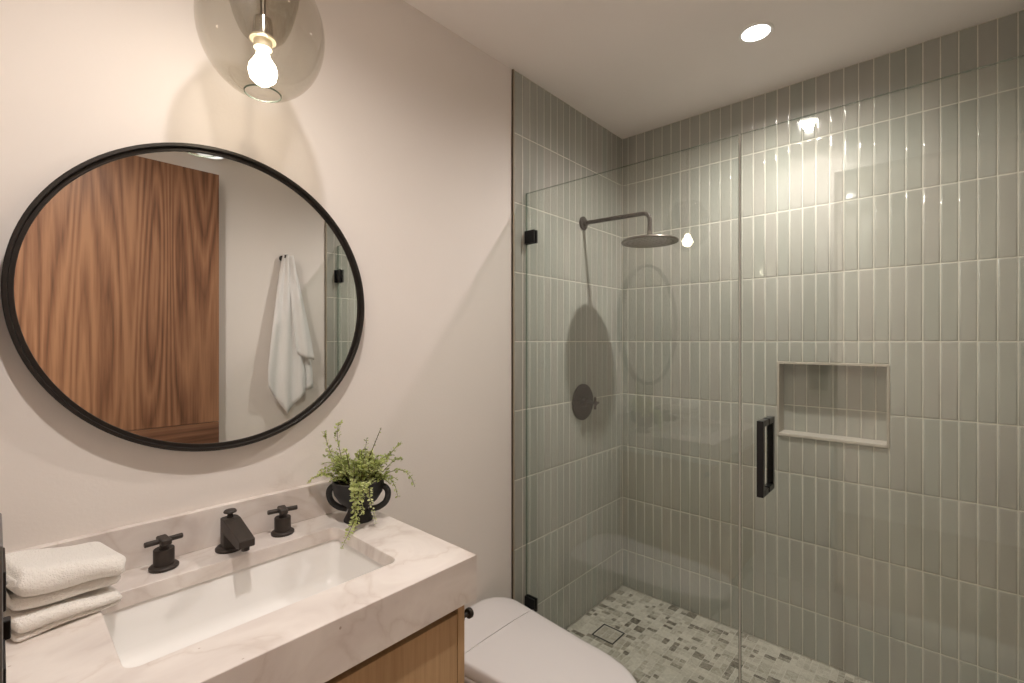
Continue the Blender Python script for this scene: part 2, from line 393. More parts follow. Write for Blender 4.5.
random.seed(4)
P = 0.0522; GR = 0.0020; RH = 0.308; RG = 0.0028
ZROWS = [1.448 + RH * n for n in range(-6, 6)]
def tile_wall(name, a0, a1, joint0, amap, flip, hole=None, zlo=0.0, zhi=CEIL, extra=()):
    """rows of slim upright tiles: bevelled, slightly uneven, over a grout bed; amap(a, z, d) -> point, d towards the room"""
    b = MB()
    js = [a0] + [j for j in (joint0 + P * n for n in range(-80, 80)) if a0 + 0.006 < j < a1 - 0.006] + [a1]
    zs = [zlo] + [z for z in ZROWS if zlo + 0.01 < z < zhi - 0.01] + [zhi]
    def quad(pts, tint, mi, smooth=False):
        b.add(pts, [(0, 3, 2, 1) if flip else (0, 1, 2, 3)], mi, tint, smooth)
    def tile(u0, u1, v0, v1):
        if u1 - u0 < 0.004 or v1 - v0 < 0.006: return
        u0 += GR / 2; u1 -= GR / 2; v0 += RG / 2; v1 -= RG / 2
        t = random.random(); ta = random.uniform(-0.005, 0.005); tz = random.uniform(-0.0022, 0.0022); dd = random.uniform(-0.0002, 0.0002)
        ac, zc = (u0 + u1) / 2, (v0 + v1) / 2
        vs = []
        for ins, d in ((0, -0.0032), (0.0004, -0.0022), (0.0014, -0.0011), (0.0030, -0.00035), (0.0056, 0.0), (0.0085, 0.0)):
            for a, z in ((u0 + ins, v0 + ins), (u1 - ins, v0 + ins), (u1 - ins, v1 - ins), (u0 + ins, v1 - ins)):
                vs.append(amap(a, z, d + dd + ta * (a - ac) + tz * (z - zc)))
        fs = []
        for i in range(5):
            for k in range(4):
                k2 = (k + 1) % 4; f = (i * 4 + k, i * 4 + k2, (i + 1) * 4 + k2, (i + 1) * 4 + k); fs.append(f[::-1] if flip else f)
        f = (20, 21, 22, 23); fs.append(f[::-1] if flip else f)
        b.add(vs, fs, 0, t, True)
    for i in range(len(js) - 1):
        for k in range(len(zs) - 1):
            u0, u1, v0, v1 = js[i], js[i + 1], zs[k], zs[k + 1]
            if hole and u0 > hole[0] - 0.003 and u1 < hole[1] + 0.003 and v1 > hole[2] and v0 < hole[3]:
                if v0 < hole[2] - 0.012: tile(u0, u1, v0, hole[2])
                if v1 > hole[3] + 0.012: tile(u0, u1, hole[3], v1)
            else: tile(u0, u1, v0, v1)
    def bed(u0, u1, v0, v1): quad([amap(u0, v0, -0.0018), amap(u1, v0, -0.0018), amap(u1, v1, -0.0018), amap(u0, v1, -0.0018)], 0.5, 1)
    if hole:
        bed(a0, hole[0], zlo, zhi); bed(hole[1], a1, zlo, zhi); bed(hole[0], hole[1], zlo, hole[2]); bed(hole[0], hole[1], hole[3], zhi)
    else: bed(a0, a1, zlo, zhi)
    o = b.build(name, [M['tile'], M['grout']], fix=False, tint=True, smooth_angle=80)
    return struct(o)
tile_wall('wall_left_tile', TILE_X + 0.010, 0.0, -0.956, lambda a, z, d: (a, -d, z), False)
tile_wall('wall_back', YC, 0.0, -1.2889, lambda a, z, d: (-d, a, z), True, hole=(NY0, NY1, NZ0, NZ1))
tile_wall('wall_right_tile', TILE_X + 0.010, 0.0, -0.956, lambda a, z, d: (a, YC + d, z), True)
# solid backing behind the tiles, with the niche box let into the back wall
b = MB(); b.box(TILE_X, 0.14, 0.003, 0.14, -0.1, CEIL); struct(b.build('wall_left_backing', M['paint']))
b = MB(); b.box(TILE_X, 0.14, YC - 0.14, YC - 0.003, -0.1, CEIL); struct(b.build('wall_right_backing', M['paint']))
ND = 0.092
b = MB(); b.box(0.003, 0.14, YC, NY0, -0.1, CEIL); b.box(0.003, 0.14, NY1, 0.003, -0.1, CEIL); b.box(0.003, 0.14, NY0, NY1, -0.1, NZ0); b.box(0.003, 0.14, NY0, NY1, NZ1, CEIL); b.box(ND + 0.006, 0.14, NY0, NY1, NZ0, NZ1)
struct(b.build('wall_back_backing', M['grout']))
tile_wall('wall_niche', NY0, NY1, -1.2889, lambda a, z, d: (ND - d, a, z), True, zlo=NZ0, zhi=NZ1)
b = MB()                                                               # niche lining: jambs and head
b.box(-0.003, ND, NY0, NY0 + 0.009, NZ0, NZ1); b.box(-0.003, ND, NY1 - 0.009, NY1, NZ0, NZ1); b.box(-0.003, ND, NY0 + 0.009, NY1 - 0.009, NZ1 - 0.010, NZ1)
M['niche_trim'] = simple('niche_edge', (0.40, 0.365, 0.31), 0.35, noise=0.04)
struct(b.build('trim_1', M['niche_trim'], bevel=0.001))
b = MB(); b.box(-0.008, ND, NY0 + 0.009, NY1 - 0.009, NZ0, NZ0 + 0.013); struct(b.build('trim_2', M['sill'], bevel=0.0015))
b = MB(); b.box(TILE_X, TILE_X + 0.009, -0.0005, 0.012, 0, CEIL); struct(b.build('trim_3', M['edge_trim'], bevel=0.0008))
b = MB(); b.box(TILE_X, TILE_X + 0.009, YC - 0.012, YC + 0.0005, 0, CEIL); struct(b.build('trim_4', M['edge_trim'], bevel=0.0008))

# shower floor of tumbled mosaic
random.seed(11)
def stone(b, x0, x1, y0, y1):
    g = 0.0012; j = lambda: random.uniform(-0.0009, 0.0009)
    r = random.random(); t = 0.10 + 0.2 * random.random() if r < 0.18 else (0.42 + 0.5 * random.random())
    z = random.uniform(-0.0004, 0.0004)
    base = [(x0 + g + j(), y0 + g + j()), (x1 - g + j(), y0 + g + j()), (x1 - g + j(), y1 - g + j()), (x0 + g + j(), y1 - g + j())]
    cx, cy = (x0 + x1) / 2, (y0 + y1) / 2; vs = []
    for k, d in ((1.0, -0.002), (0.99, -0.0006), (0.93, 0.0)):
        vs += [(cx + (x - cx) * k, cy + (y - cy) * k, z + d) for x, y in base]
    fs = [(i * 4 + k, i * 4 + (k + 1) % 4, (i + 1) * 4 + (k + 1) % 4, (i + 1) * 4 + k) for i in range(2) for k in range(4)] + [(8, 9, 10, 11)]
    b.add(vs, fs, 0, t, False)
DR = (-0.520, -0.402, -0.236, -0.118)   # drain: x0 x1 y0 y1
b = MB(); cs = 0.0495
nx, ny = int(0.98 / cs) + 1, int(1.78 / cs) + 1
def cell(b, x0, x1, y0, y1):
    xm = x0 + (x1 - x0) * random.choice((0.5, 0.5, 0.42, 0.58)); ym = y0 + (y1 - y0) * random.choice((0.5, 0.5, 0.42, 0.58)); r = random.random()
    if r < 0.34: stone(b, x0, x1, y0, y1)
    elif r < 0.52: stone(b, x0, xm, y0, y1); stone(b, xm, x1, y0, y1)
    elif r < 0.70: stone(b, x0, x1, y0, ym); stone(b, x0, x1, ym, y1)
    else:
        for p in ((x0, xm), (xm, x1)):
            for q in ((y0, ym), (ym, y1)): stone(b, p[0], p[1], q[0], q[1])
for i in range(nx):
    for k in range(ny):
        x1 = -i * cs; x0 = max(x1 - cs, -0.968); y1 = -k * cs; y0 = max(y1 - cs, YC)
        if x1 - x0 < 0.006 or y1 - y0 < 0.006: continue
        if x0 < DR[1] - 0.004 and x1 > DR[0] + 0.004 and y0 < DR[3] - 0.004 and y1 > DR[2] + 0.004: 
            # keep only what lies outside the drain frame
            if x1 > DR[1] + 0.008: stone(b, DR[1], x1, y0, y1)
            if x0 < DR[0] - 0.008: stone(b, x0, DR[0], y0, y1)
            xa, xb = max(x0, DR[0]), min(x1, DR[1])
            if y1 > DR[3] + 0.008: stone(b, xa, xb, DR[3], y1)
            if y0 < DR[2] - 0.008: stone(b, xa, xb, y0, DR[2])
            continue
        cell(b, x0, x1, y0, y1)
b.add([(-0.968, YC, -0.0012), (0, YC, -0.0012), (0, 0, -0.0012), (-0.968, 0, -0.0012)], [(0, 1, 2, 3)], 1)
struct(b.build('floor_shower', [M['mosaic'], M['mosaic_grout']], fix=False, tint=True))
b = MB(); b.box(-0.90, 0.0, YC, 0.0, -0.12, -0.003); struct(b.build('floor_shower_bed', M['mosaic_grout']))
t = thing('shower_drain', 'square tile-in floor drain with thin black frame in the mosaic floor', 'drain', ((DR[0] + DR[1]) / 2, (DR[2] + DR[3]) / 2, 0))
b = MB(); h = 0.059; w = 0.0058
for x0, x1, y0, y1 in ((-h, h, -h, -h + w), (-h, h, h - w, h), (-h, -h + w, -h + w, h - w), (h - w, h, -h + w, h - w)): b.box(x0, x1, y0, y1, -0.0030, 0.0012)
b.build('drain_frame', M['black'], t)
b = MB(); random.seed(3)
for p in range(2):
    for q in range(3):
        stone(b, -0.051 + p * 0.051, p * 0.051, -0.051 + q * 0.034, -0.017 + q * 0.034)
b.add([(-h + w, -h + w, -0.0010), (h - w, -h + w, -0.0010), (h - w, h - w, -0.0010), (-h + w, h - w, -0.0010)], [(0, 1, 2, 3)], 1)
for i in range(len(b.t)): b.t[i] = 0.5
b.build('tile_insert', [M['mosaic'], M['mosaic_grout']], t, fix=False, tint=True)

# walnut door leaf swung open against the far side wall (seen in the mirror)
dt = thing('door_1', 'tall walnut veneer door leaf opened flat beside the wall, reflected in the round mirror', 'door', (XF + 0.006, -1.70, 0.0))
struct(dt)
DX = 0.863
b = MB(); b.box(0, DX, -0.045, 0, 0.992, 2.405); b.build('upper_panel', M['walnut'], dt, bevel=0.0015)
b = MB(); b.box(0, DX, -0.045, 0, 0.006, 0.989); b.build('lower_panel', M['walnut_h'], dt, bevel=0.0015)

# ------------------------------------------------------------------ downlights
for i, (x, y) in enumerate(DOWNLIGHTS):
    lab = ['round recessed downlight glowing above the shower, beside the tiled back wall', 'round recessed ceiling downlight above the vanity, mirrored in the shower glass'][i]
    t = thing('downlight', lab, 'ceiling light', (x, y, CEIL), 0, 'recessed downlights')
    b = MB(); b.lathe([(0.049, 0.0), (0.060, 0.0), (0.062, -0.003), (0.058, -0.006), (0.050, -0.005)], 40, closed=True); b.build('trim_ring', M['white_plastic'], t)
    b = MB(); b.lathe([(0, -0.0042), (0.0495, -0.0042), (0.0495, -0.001), (0, -0.001)], 40); b.build('lens', M['lens'], t)
# surface-mounted round light by the door, seen in the mirror's top edge
t = thing('surface_downlight', 'white cylinder ceiling light by the far wall, glimpsed at the top of the mirror', 'ceiling light', (-1.69, -1.665, CEIL))
b = MB(); b.lathe([(0, 0), (0.082, 0), (0.082, -0.148), (0.079, -0.151), (0, -0.151)], 48); b.build('housing', M['white_plastic'], t)
b = MB(); b.lathe([(0, -0.1530), (0.066, -0.1530), (0.067, -0.1512), (0, -0.1512)], 40); b.build('lens', M['lens_dim'], t)

# ------------------------------------------------------------------ shower glass
def glass_sheet(b, y0, y1, z0, z1):
    x0, x1 = GX - 0.005, GX + 0.005
    vs = [(x0, y0, z0), (x1, y0, z0), (x1, y1, z0), (x0, y1, z0), (x0, y0, z1), (x1, y0, z1), (x1, y1, z1), (x0, y1, z1)]
    b.add(vs, [(0, 4, 7, 3), (1, 2, 6, 5)], 0)
    b.add(vs, [(0, 3, 2, 1), (4, 5, 6, 7), (0, 1, 5, 4), (2, 3, 7, 6)], 1)
GT = 2.119
t = thing('fixed_glass_panel', 'fixed clear glass shower panel clamped to the tiled wall beside the toilet', 'shower glass', (0, 0, 0))
b = MB(); glass_sheet(b, -0.906, -0.003, 0.012, GT); b.build('glass_pane', [M['glass'], M['glass_edge']], t)
for z in (1.918, 0.268):
    b = MB(); b.box(GX - 0.013, GX - 0.0052, -0.057, -0.001, z - 0.029, z + 0.029); b.box(GX + 0.0052, GX + 0.013, -0.057, -0.001, z - 0.029, z + 0.029)
    b.box(GX - 0.013, GX + 0.013, -0.0029, -0.0003, z - 0.029, z + 0.029)
    b.build('wall_clamp', M['black'], t, bevel=0.0015)
b = MB(); b.box(GX - 0.009, GX + 0.009, -0.905, -0.003, 0.0013, 0.0118); b.build('floor_channel', M['black'], t)
t = thing('shower_door', 'frameless clear glass shower door with black pull handle in front of the niche', 'shower door', (0, 0, 0))
b = MB(); glass_sheet(b, -1.768, -0.9135, 0.014, GT); b.build('glass_pane', [M['glass'], M['glass_edge']], t)
b = MB(); b.box(GX - 0.0035, GX + 0.0035, -0.9130, -0.9070, 0.02, GT - 0.001); b.build('edge_seal', M['seal'], t)
b = MB(); HY = -0.986
for sx in (-1, 1):
    xo = GX + sx * 0.057
    b.box(xo - 0.0095, xo + 0.0095, HY - 0.0095, HY + 0.0095, 0.975, 1.207)
    for z in (0.975, 1.188): b.box(min(GX + sx * 0.0052, xo - sx * 0.0095), max(GX + sx * 0.0052, xo - sx * 0.0095), HY - 0.0095, HY + 0.0095, z, z + 0.019)
b.build('pull_handle', M['black'], t, bevel=0.0015)
for z in (1.905, 0.268):
    b = MB(); b.box(GX - 0.014, GX - 0.0052, YC + 0.002, YC + 0.062, z - 0.045, z + 0.045); b.box(GX + 0.0052, GX + 0.014, YC + 0.002, YC + 0.062, z - 0.045, z + 0.045)
    b.box(GX - 0.025, GX + 0.025, YC + 0.0005, YC + 0.0065, z - 0.045, z + 0.045)
    b.build('hinge', M['black'], t, bevel=0.0015)

# ------------------------------------------------------------------ shower fittings
t = thing('rain_shower_head', 'dark bronze round rain shower head on a long bent wall arm', 'shower head', (-0.419, 0.0, 2.070))
b = MB(); b.lathe([(0, 0.0005), (0.035, 0.0005), (0.035, 0.007), (0.032, 0.010), (0.016, 0.011), (0.0155, 0.022), (0, 0.022)], 36, axis='-y'); b.build('wall_flange', M['bronze'], t)
HYD = -0.375
b = MB(); R = 0.035
pts = [(0, -0.012, 0.0), (0, -0.16, -0.004), (0, HYD + R, -0.010)] + [(0, HYD + R - R * math.sin(math.radians(a)), -0.010 - R + R * math.cos(math.radians(a))) for a in range(15, 91, 15)] + [(0, HYD, -0.115)]
b.tube(pts, 0.0105, 16); b.build('shower_arm', M['bronze'], t)
b = MB(); b.lathe([(0, -0.100), (0.013, -0.100), (0.014, -0.118), (0.020, -0.124), (0.030, -0.130), (0.126, -0.142), (0.131, -0.146), (0.132, -0.150), (0.129, -0.154), (0.122, -0.1545), (0.118, -0.153), (0, -0.153)], 64, origin=(0, HYD, 0))
hd = b.build('head_disc', M['bronze_light'], t)
b = MB()
for k, r in enumerate((0.03, 0.055, 0.08, 0.105)):
    n = 6 + k * 6
    for q in range(n):
        a = 2 * PI * q / n; b.lathe([(0.0022, -0.1528), (0.0018, -0.1555), (0, -0.1558)], 6, origin=(r * math.cos(a), HYD + r * math.sin(a), 0))
b.build('spray_nozzles', M['bronze'], hd)['kind'] = 'stuff'
t = thing('shower_valve', 'round dark bronze shower valve plate with small cross handle', 'shower valve', (-0.425, 0.0, 1.130))
b = MB(); b.lathe([(0, 0.0005), (0.095, 0.0005), (0.095, 0.006), (0.092, 0.009), (0, 0.009)], 56, axis='-y'); b.build('wall_plate', M['bronze'], t)
b = MB(); b.lathe([(0, 0.008), (0.024, 0.008), (0.022, 0.03), (0.013, 0.034), (0.011, 0.07), (0.012, 0.086), (0, 0.088)], 28, axis='-y')
h = b.build('valve_stem', M['bronze'], t)
b = MB(); b.tube([(0, -0.078, -0.031), (0, -0.078, 0.031)], 0.0062, 12); b.tube([(-0.031, -0.078, 0), (0.031, -0.078, 0)], 0.0062, 12)
b.build('cross_handle', M['bronze'], t)

# ------------------------------------------------------------------ round mirror
t = thing('round_mirror', 'large round wall mirror in slim dark bronze frame above the basin', 'mirror', (-2.101, 0.0095, 1.556)); t.scale = (1.012, 1, 0.993)
R = 0.3885
b = MB(); b.lathe([(R, 0.0), (R, 0.036), (R - 0.002, 0.038), (R - 0.0075, 0.038), (R - 0.0085, 0.036), (R - 0.0085, 0.029), (R - 0.0095, 0.0275), (R - 0.0165, 0.0275), (R - 0.0175, 0.026), (R - 0.0175, 0.0)], 128, axis='-y', closed=True)
b.build('frame', M['frame'], t)
b = MB(); b.lathe([(0, 0.002), (R - 0.0170, 0.002), (R - 0.0170, 0.0235), (0, 0.0235)], 128, axis='-y'); o = b.build('mirror_glass', M['mirror'], t, smooth_angle=20)

# ------------------------------------------------------------------ glass globe pendant
PX, PY = -2.0955, -0.256
t = thing('globe_pendant', 'smoked glass globe pendant with glowing bulb hanging over the mirror', 'pendant light', (PX, PY, CEIL))
b = MB(); b.lathe([(0, 0), (0.06, 0), (0.06, -0.016), (0.055, -0.022), (0.008, -0.024), (0, -0.024)], 40); b.build('ceiling_canopy', M['bronze'], t)
b = MB(); b.tube([(0, 0, -0.02), (0, 0, 2.150 - CEIL)], 0.0058, 12); b.build('stem', M['bronze_light'], t)
zc = 2.150 - CEIL
b = MB(); prof = []
a_open = math.asin(0.037 / 0.130)
for k in range(41):
    a = -PI / 2 + a_open + (PI - a_open - 0.48) * k / 40
    prof.append((0.130 * math.cos(a), zc + 0.150 * math.sin(a)))
r1, z1 = prof[-1]
prof += [(r1 * 1.0, z1 + 0.004), (0.085, z1 + 0.001), (0.079, z1 - 0.015), (0.073, zc + 0.075), (0.066, zc + 0.045), (0.058, zc + 0.018), (0.046, zc - 0.008), (0.034, zc - 0.020), (0.022, zc - 0.025)]
b.lathe(prof, 72); b.build('glass_globe', M['smoke'], t)
b = MB(); b.lathe([(0.0360, zc - 0.1442), (0.0380, zc - 0.1438), (0.0382, zc - 0.1418), (0.0362, zc - 0.1420)], 48, closed=True); b.build('globe_rim', M['glass_edge'], t)
b = MB(); b.lathe([(0, 0.03 + zc), (0.010, zc + 0.030), (0.019, zc + 0.024), (0.021, zc - 0.008), (0.021, zc - 0.018), (0, zc - 0.018)], 32); b.build('socket_cup', M['chrome'], t)
b = MB(); b.lathe([(0, zc - 0.018), (0.026, zc - 0.0185), (0.0265, zc - 0.0235), (0.019, zc - 0.024), (0.0185, zc - 0.042), (0.013, zc - 0.045), (0, zc - 0.045)], 36); b.build('socket_ring', M['ceramic_ring'], t)
b = MB(); zb = 2.062 - CEIL
b.lathe([(0.012, zb + 0.040), (0.0145, zb + 0.028), (0.027, zb + 0.008), (0.0295, zb - 0.006), (0.026, zb - 0.021), (0.014, zb - 0.033), (0, zb - 0.036)], 32); b.build('bulb', M['bulb'], t)

# ------------------------------------------------------------------ vanity: cabinet, countertop, basin
CT = 0.924
CX0, CX1, CYF = -2.502, -1.706, -0.544
cab = thing('vanity_cabinet', 'pale oak vanity cabinet with slab drawer fronts under the marble top', 'cabinet', (0, 0, 0))
bx0, bx1 = -2.498, -1.731
b = MB(); yf = -0.528
b.box(bx1 - 0.021, bx1, yf, 0.008, 0.10, 0.8165); b.build('side_panel', M['oak'], cab, bevel=0.0012)
b = MB(); b.box(bx0, bx0 + 0.021, yf, 0.008, 0.10, 0.8165); b.build('side_panel', M['oak'], cab, bevel=0.0012)
b = MB(); b.box(bx0 + 0.021, bx1 - 0.021, yf + 0.03, 0.008, 0.10, 0.12); b.box(bx0 + 0.021, bx1 - 0.021, -0.02, 0.006, 0.12, 0.74); b.box(bx0 + 0.021, bx1 - 0.021, yf + 0.032, yf + 0.05, 0.12, 0.8160); b.build('carcass', M['recess'], cab)
b = MB(); b.box(bx0 + 0.0235, bx1 - 0.0235, yf + 0.001, yf + 0.021, 0.462, 0.7915); b.build('drawer_front', M['oak'], cab, bevel=0.0012)
b = MB(); b.box(bx0 + 0.0235, bx1 - 0.0235, yf + 0.001, yf + 0.021, 0.104, 0.458); b.build('drawer_front', M['oak'], cab, bevel=0.0012)
b = MB(); b.box(bx0 + 0.02, bx1 - 0.04, yf + 0.06, 0.006, 0.0, 0.10); b.build('plinth', M['recess'], cab)
t = thing('cabinet_hook', 'small dark bronze knob hook on the side of the oak vanity by the toilet', 'hook', (bx1, -0.512, 0.766))
b = MB(); b.lathe([(0, 0.0002), (0.012, 0.0002), (0.012, 0.004), (0.0055, 0.006), (0.0055, 0.026), (0, 0.026)], 24, axis='x'); b.build('stem', M['bronze'], t)
b = MB(); b.lathe([(0, 0.024), (0.0115, 0.024), (0.0125, 0.026), (0.0125, 0.033), (0.0112, 0.035), (0, 0.035)], 28, axis='x'); b.build('knob', M['bronze'], t)

top = thing('countertop', 'blush marble vanity countertop with thick front apron and cut-out for the basin', 'countertop', (0, 0, 0))
BX0, BX1, BY0, BY1 = -2.363, -1.853, -0.427, -0.120
inner = rrect(BX0, BX1, BY0, BY1, 0.022, 8)
def ring_slab(b, outer, inner, z0, z1, er=0.0015):
    """flat slab with a hole; outer and inner listed with equal counts"""
    n = len(inner); vs = []; 
    for pts, z in ((outer, z0), (inner, z0), (outer, z1), (inner, z1)): vs += [(p[0], p[1], z) for p in pts]
    fs = []
    for k in range(n):
        q = (k + 1) % n
        fs += [(k, q, n + q, n + k), (2 * n + k, 3 * n + k, 3 * n + q, 2 * n + q), (k, 2 * n + k, 2 * n + q, q), (n + k, n + q, 3 * n + q, 3 * n + k)]
    b.add(vs, fs)
def outer_match(inner, x0, x1, y0, y1):
    """for each hole point the matching point on the rectangle: corner arcs go to the corner's two sides"""
    cx, cy = (BX0 + BX1) / 2, (BY0 + BY1) / 2; out = []; n = len(inner) // 4
    cor = [(x1, y1), (x0, y1), (x0, y0), (x1, y0)]
    for i, p in enumerate(inner):
        q, k = divmod(i, n); mid = n // 2
        first = (x1, p[1]) if q in (0, 2) else (p[0], y1)
        X = x1 if q in (0, 3) else x0; Y = y1 if q in (0, 1) else y0
        if k == mid: out.append((X, Y))
        else:
            horizontal = (k < mid) == (q in (0, 2))     # True: lies on the vertical side X
            out.append((X, p[1]) if horizontal else (p[0], Y))
    return out
b = MB(); ring_slab(b, outer_match(inner, CX0, CX1, CYF, 0.0095), inner, CT - 0.034, CT)
slab = b.build('stone_slab', M['marble'], top)
at_ = slab.data.attributes.new('bevel_weight_edge', 'FLOAT', 'EDGE')
for e in slab.data.edges:
    if all(abs(slab.data.vertices[q].co.z - CT) < 1e-5 for q in e.vertices):
        p, q = (slab.data.vertices[k].co for k in e.vertices)
        rim = all(abs(c.x - CX0) < 1e-5 for c in (p, q)) or all(abs(c.x - CX1) < 1e-5 for c in (p, q)) or all(abs(c.y - CYF) < 1e-5 for c in (p, q))
        hole = all(BX0 - 1e-4 < c.x < BX1 + 1e-4 and BY0 - 1e-4 < c.y < BY1 + 1e-4 for c in (p, q))
        if rim or hole: at_.data[e.index].value = 1.0
bv = slab.modifiers.new('bevel', 'BEVEL'); bv.width = 0.0022; bv.segments = 3; bv.limit_method = 'WEIGHT'
b = MB(); b.box(CX0, CX1, CYF, CYF + 0.026, 0.817, CT - 0.0340); b.box(CX1 - 0.02, CX1, CYF + 0.026, 0.0095, 0.817, CT - 0.0340); b.build('apron', M['marble'], top, bevel=0.0)
b = MB(); b.box(CX0, CX1, -0.0115, 0.0095, CT + 0.0004, 1.022); b.build('backsplash', M['marble'], top, bevel=0.0015)

t = thing('sink_basin', 'white rectangular undermount basin set below the marble countertop', 'sink', (0, 0, 0))
b = MB(); rings = []
zt = CT - 0.0345
def rr(x0, x1, y0, y1, r, z): return [(p[0], p[1], z) for p in rrect(x0, x1, y0, y1, r, 8)]
g = 0.006
rings.append(rr(BX0 - 0.025, BX1 + 0.025, BY0 - 0.025, BY1 + 0.025, 0.03, zt - 0.012))
rings.append(rr(BX0 - 0.025, BX1 + 0.025, BY0 - 0.025, BY1 + 0.025, 0.03, zt))
rings.append(rr(BX0 - g, BX1 + g, BY0 - g, BY1 + g, 0.026, zt))
rings.append(rr(BX0 - g + 0.002, BX1 + g - 0.002, BY0 - g + 0.002, BY1 + g - 0.002, 0.026, zt - 0.004))
for s_, z in ((0.006, zt - 0.05), (0.010, zt - 0.09), (0.014, zt - 0.104), (0.024, zt - 0.113), (0.040, zt - 0.117)):
    rings.append(rr(BX0 - g + s_, BX1 + g - s_, BY0 - g + s_, BY1 + g - s_, 0.026 + s_ * 0.3, z))
rings.append(rr(BX0 + 0.2, BX1 - 0.2, BY0 + 0.12, BY1 - 0.12, 0.03, zt - 0.124))
b.loft(rings, caps=False); n0 = len(rings[0]); b.f.append(list(range(n0 * (len(rings) - 1), n0 * len(rings)))); b.mi.append(0); b.t.append(0.5); b.sm.append(True)
b.build('bowl', M['porcelain'], t, smooth_angle=60, fix=True)
b = MB(); b.lathe([(0, 0.003), (0.018, 0.003), (0.023, 0.0015), (0.0235, 0)], 28, origin=((BX0 + BX1) / 2, (BY0 + BY1) / 2, zt - 0.1238)); b.build('drain_plug', M['bronze'], t)

# ------------------------------------------------------------------ tap set
def tap_handle(x, y, rot, label):
    t = thing('tap_handle', label, 'tap handle', (x, y, CT), rot, 'tap handles either side of the spout')
    b = MB(); b.lathe([(0, 0.0003), (0.028, 0.0003), (0.029, 0.002), (0.029, 0.006), (0.026, 0.009), (0.020, 0.0105), (0, 0.0105)], 36); b.build('base_plate', M['bronze'], t)
    b = MB(); b.lathe([(0, 0.010), (0.0205, 0.010), (0.0205, 0.044), (0.0195, 0.046), (0.010, 0.046), (0.0085, 0.050), (0.0085, 0.060), (0, 0.060)], 32); b.build('body', M['bronze'], t)
    b = MB(); b.box(-0.0105, 0.0105, -0.023, 0.023, 0.0570, 0.0710); b.build('handle_hub', M['bronze'], t, bevel=0.004, seg=3)
    b = MB(); b.tube([(-0.037, 0, 0.064), (-0.036, 0, 0.064), (0.036, 0, 0.064), (0.037, 0, 0.064)], [0.0048, 0.006, 0.006, 0.0048], 14); b.build('cross_bar', M['bronze'], t)
    return t
tap_handle(-2.239, -0.057, math.radians(4), 'dark bronze cross tap handle nearest the folded towels')
tap_handle(-1.974, -0.059, math.radians(-12), 'dark bronze cross tap handle between the spout and the fern pot')
t = thing('basin_spout', 'dark bronze wedge-shaped basin spout with lift knob between the two tap handles', 'faucet', (-2.102, -0.058, CT))
b = MB(); b.lathe([(0, 0.0003), (0.032, 0.0003), (0.033, 0.002), (0.033, 0.006), (0.030, 0.009), (0.022, 0.0105), (0, 0.0105)], 36); b.build('base_plate', M['bronze'], t)
b = MB(); b.loft([[(p[0], p[1], z) for p in rrect(-0.019, 0.019, -0.022, 0.019, 0.010, 5)] for z in (0.009, 0.079)]); b.build('body', M['bronze'], t, bevel=0.0015)
b = MB()
side = [(0.008, 0.080), (-0.014, 0.080), (-0.120, 0.056), (-0.120, 0.038), (-0.098, 0.033), (-0.020, 0.044), (0.006, 0.050)]   # (y, z)
vs = []
for sx in (-1, 1):
    for y, z in side: vs.append((sx * (0.0195 if y > -0.05 else 0.0175), y, z))
n = len(side); fs = [tuple(range(n)), tuple(range(2 * n - 1, n - 1, -1))] + [(k, k + n, (k + 1) % n + n, (k + 1) % n) for k in range(n)]
b.add(vs, fs); b.build('spout', M['bronze'], t, bevel=0.0025, seg=3)
b = MB(); b.lathe([(0, 0.028), (0.009, 0.028), (0.009, 0.038), (0, 0.038)], 20, origin=(0, -0.107, 0.0)); b.build('aerator', M['bronze'], t)
b = MB(); b.lathe([(0, 0.079), (0.0075, 0.079), (0.006, 0.089), (0.0065, 0.091), (0.0145, 0.0925), (0.015, 0.095), (0.0125, 0.0985), (0, 0.0995)], 28); b.build('lift_knob', M['bronze'], t)

# ------------------------------------------------------------------ folded towels on the counter
def strip_fold(path, th, x0, x1, nx=26, wob=0.0015, seed=1, round_end=0.012, slope=0.0):
    """a thick cloth strip following a (y, z) path, extruded along x with soft rounded ends"""
    rnd = random.Random(seed)
    P2 = [Vector(p) for p in path]; m = len(P2); left = []; right = []
    for i in range(m):
        tg = (P2[min(i + 1, m - 1)] - P2[max(i - 1, 0)]).normalized(); nn = Vector((-tg.y, tg.x))
        k = 1.0
        left.append(P2[i] + nn * th / 2 * k); right.append(P2[i] - nn * th / 2 * k)
    tip0 = P2[0] - (P2[1] - P2[0]).normalized() * th * 0.35; tip1 = P2[-1] + (P2[-1] - P2[-2]).normalized() * th * 0.35
    outline = [tip0] + left + [tip1] + right[::-1]
    mids = [P2[0]] + P2 + [P2[-1]] + P2[::-1]
    rings = []; ph = rnd.uniform(0, 6)
    for i in range(nx + 1):
        s = i / nx; x = x0 + (x1 - x0) * s
        e = min(x - x0, x1 - x) / round_end
        k = 1.0 if e >= 1 else math.sqrt(max(0.0, 1 - (1 - e) ** 2)) * 0.75 + 0.25
        ring = []
        for o_, c_ in zip(outline, mids):
            p = c_ + (o_ - c_) * k
            zs = 1.0 + slope * (0.5 - s); p = Vector((p.x, p.y * zs)); wz = wob * math.sin(9 * s + ph + o_.x * 30) ; wy = wob * 1.6 * math.sin(6.5 * s + ph * 2 + o_.y * 90)
            ring.append((x + wob * 2.2 * math.sin(o_.y * 160 + ph), p.x + wy, p.y + wz))
        rings.append(ring)
    b = MB(); b.loft(rings, caps=True); return b
def turn(yc, zc_, r, side, n=7, bulge=1.0):
    """half-circle between two layers; side -1: at the front (towards -y)"""
    return [(yc + side * r * bulge * math.sin(PI * k / n), zc_ - r + 2 * r * k / n if False else zc_ - r * math.cos(PI * k / n)) for k in range(1, n)]
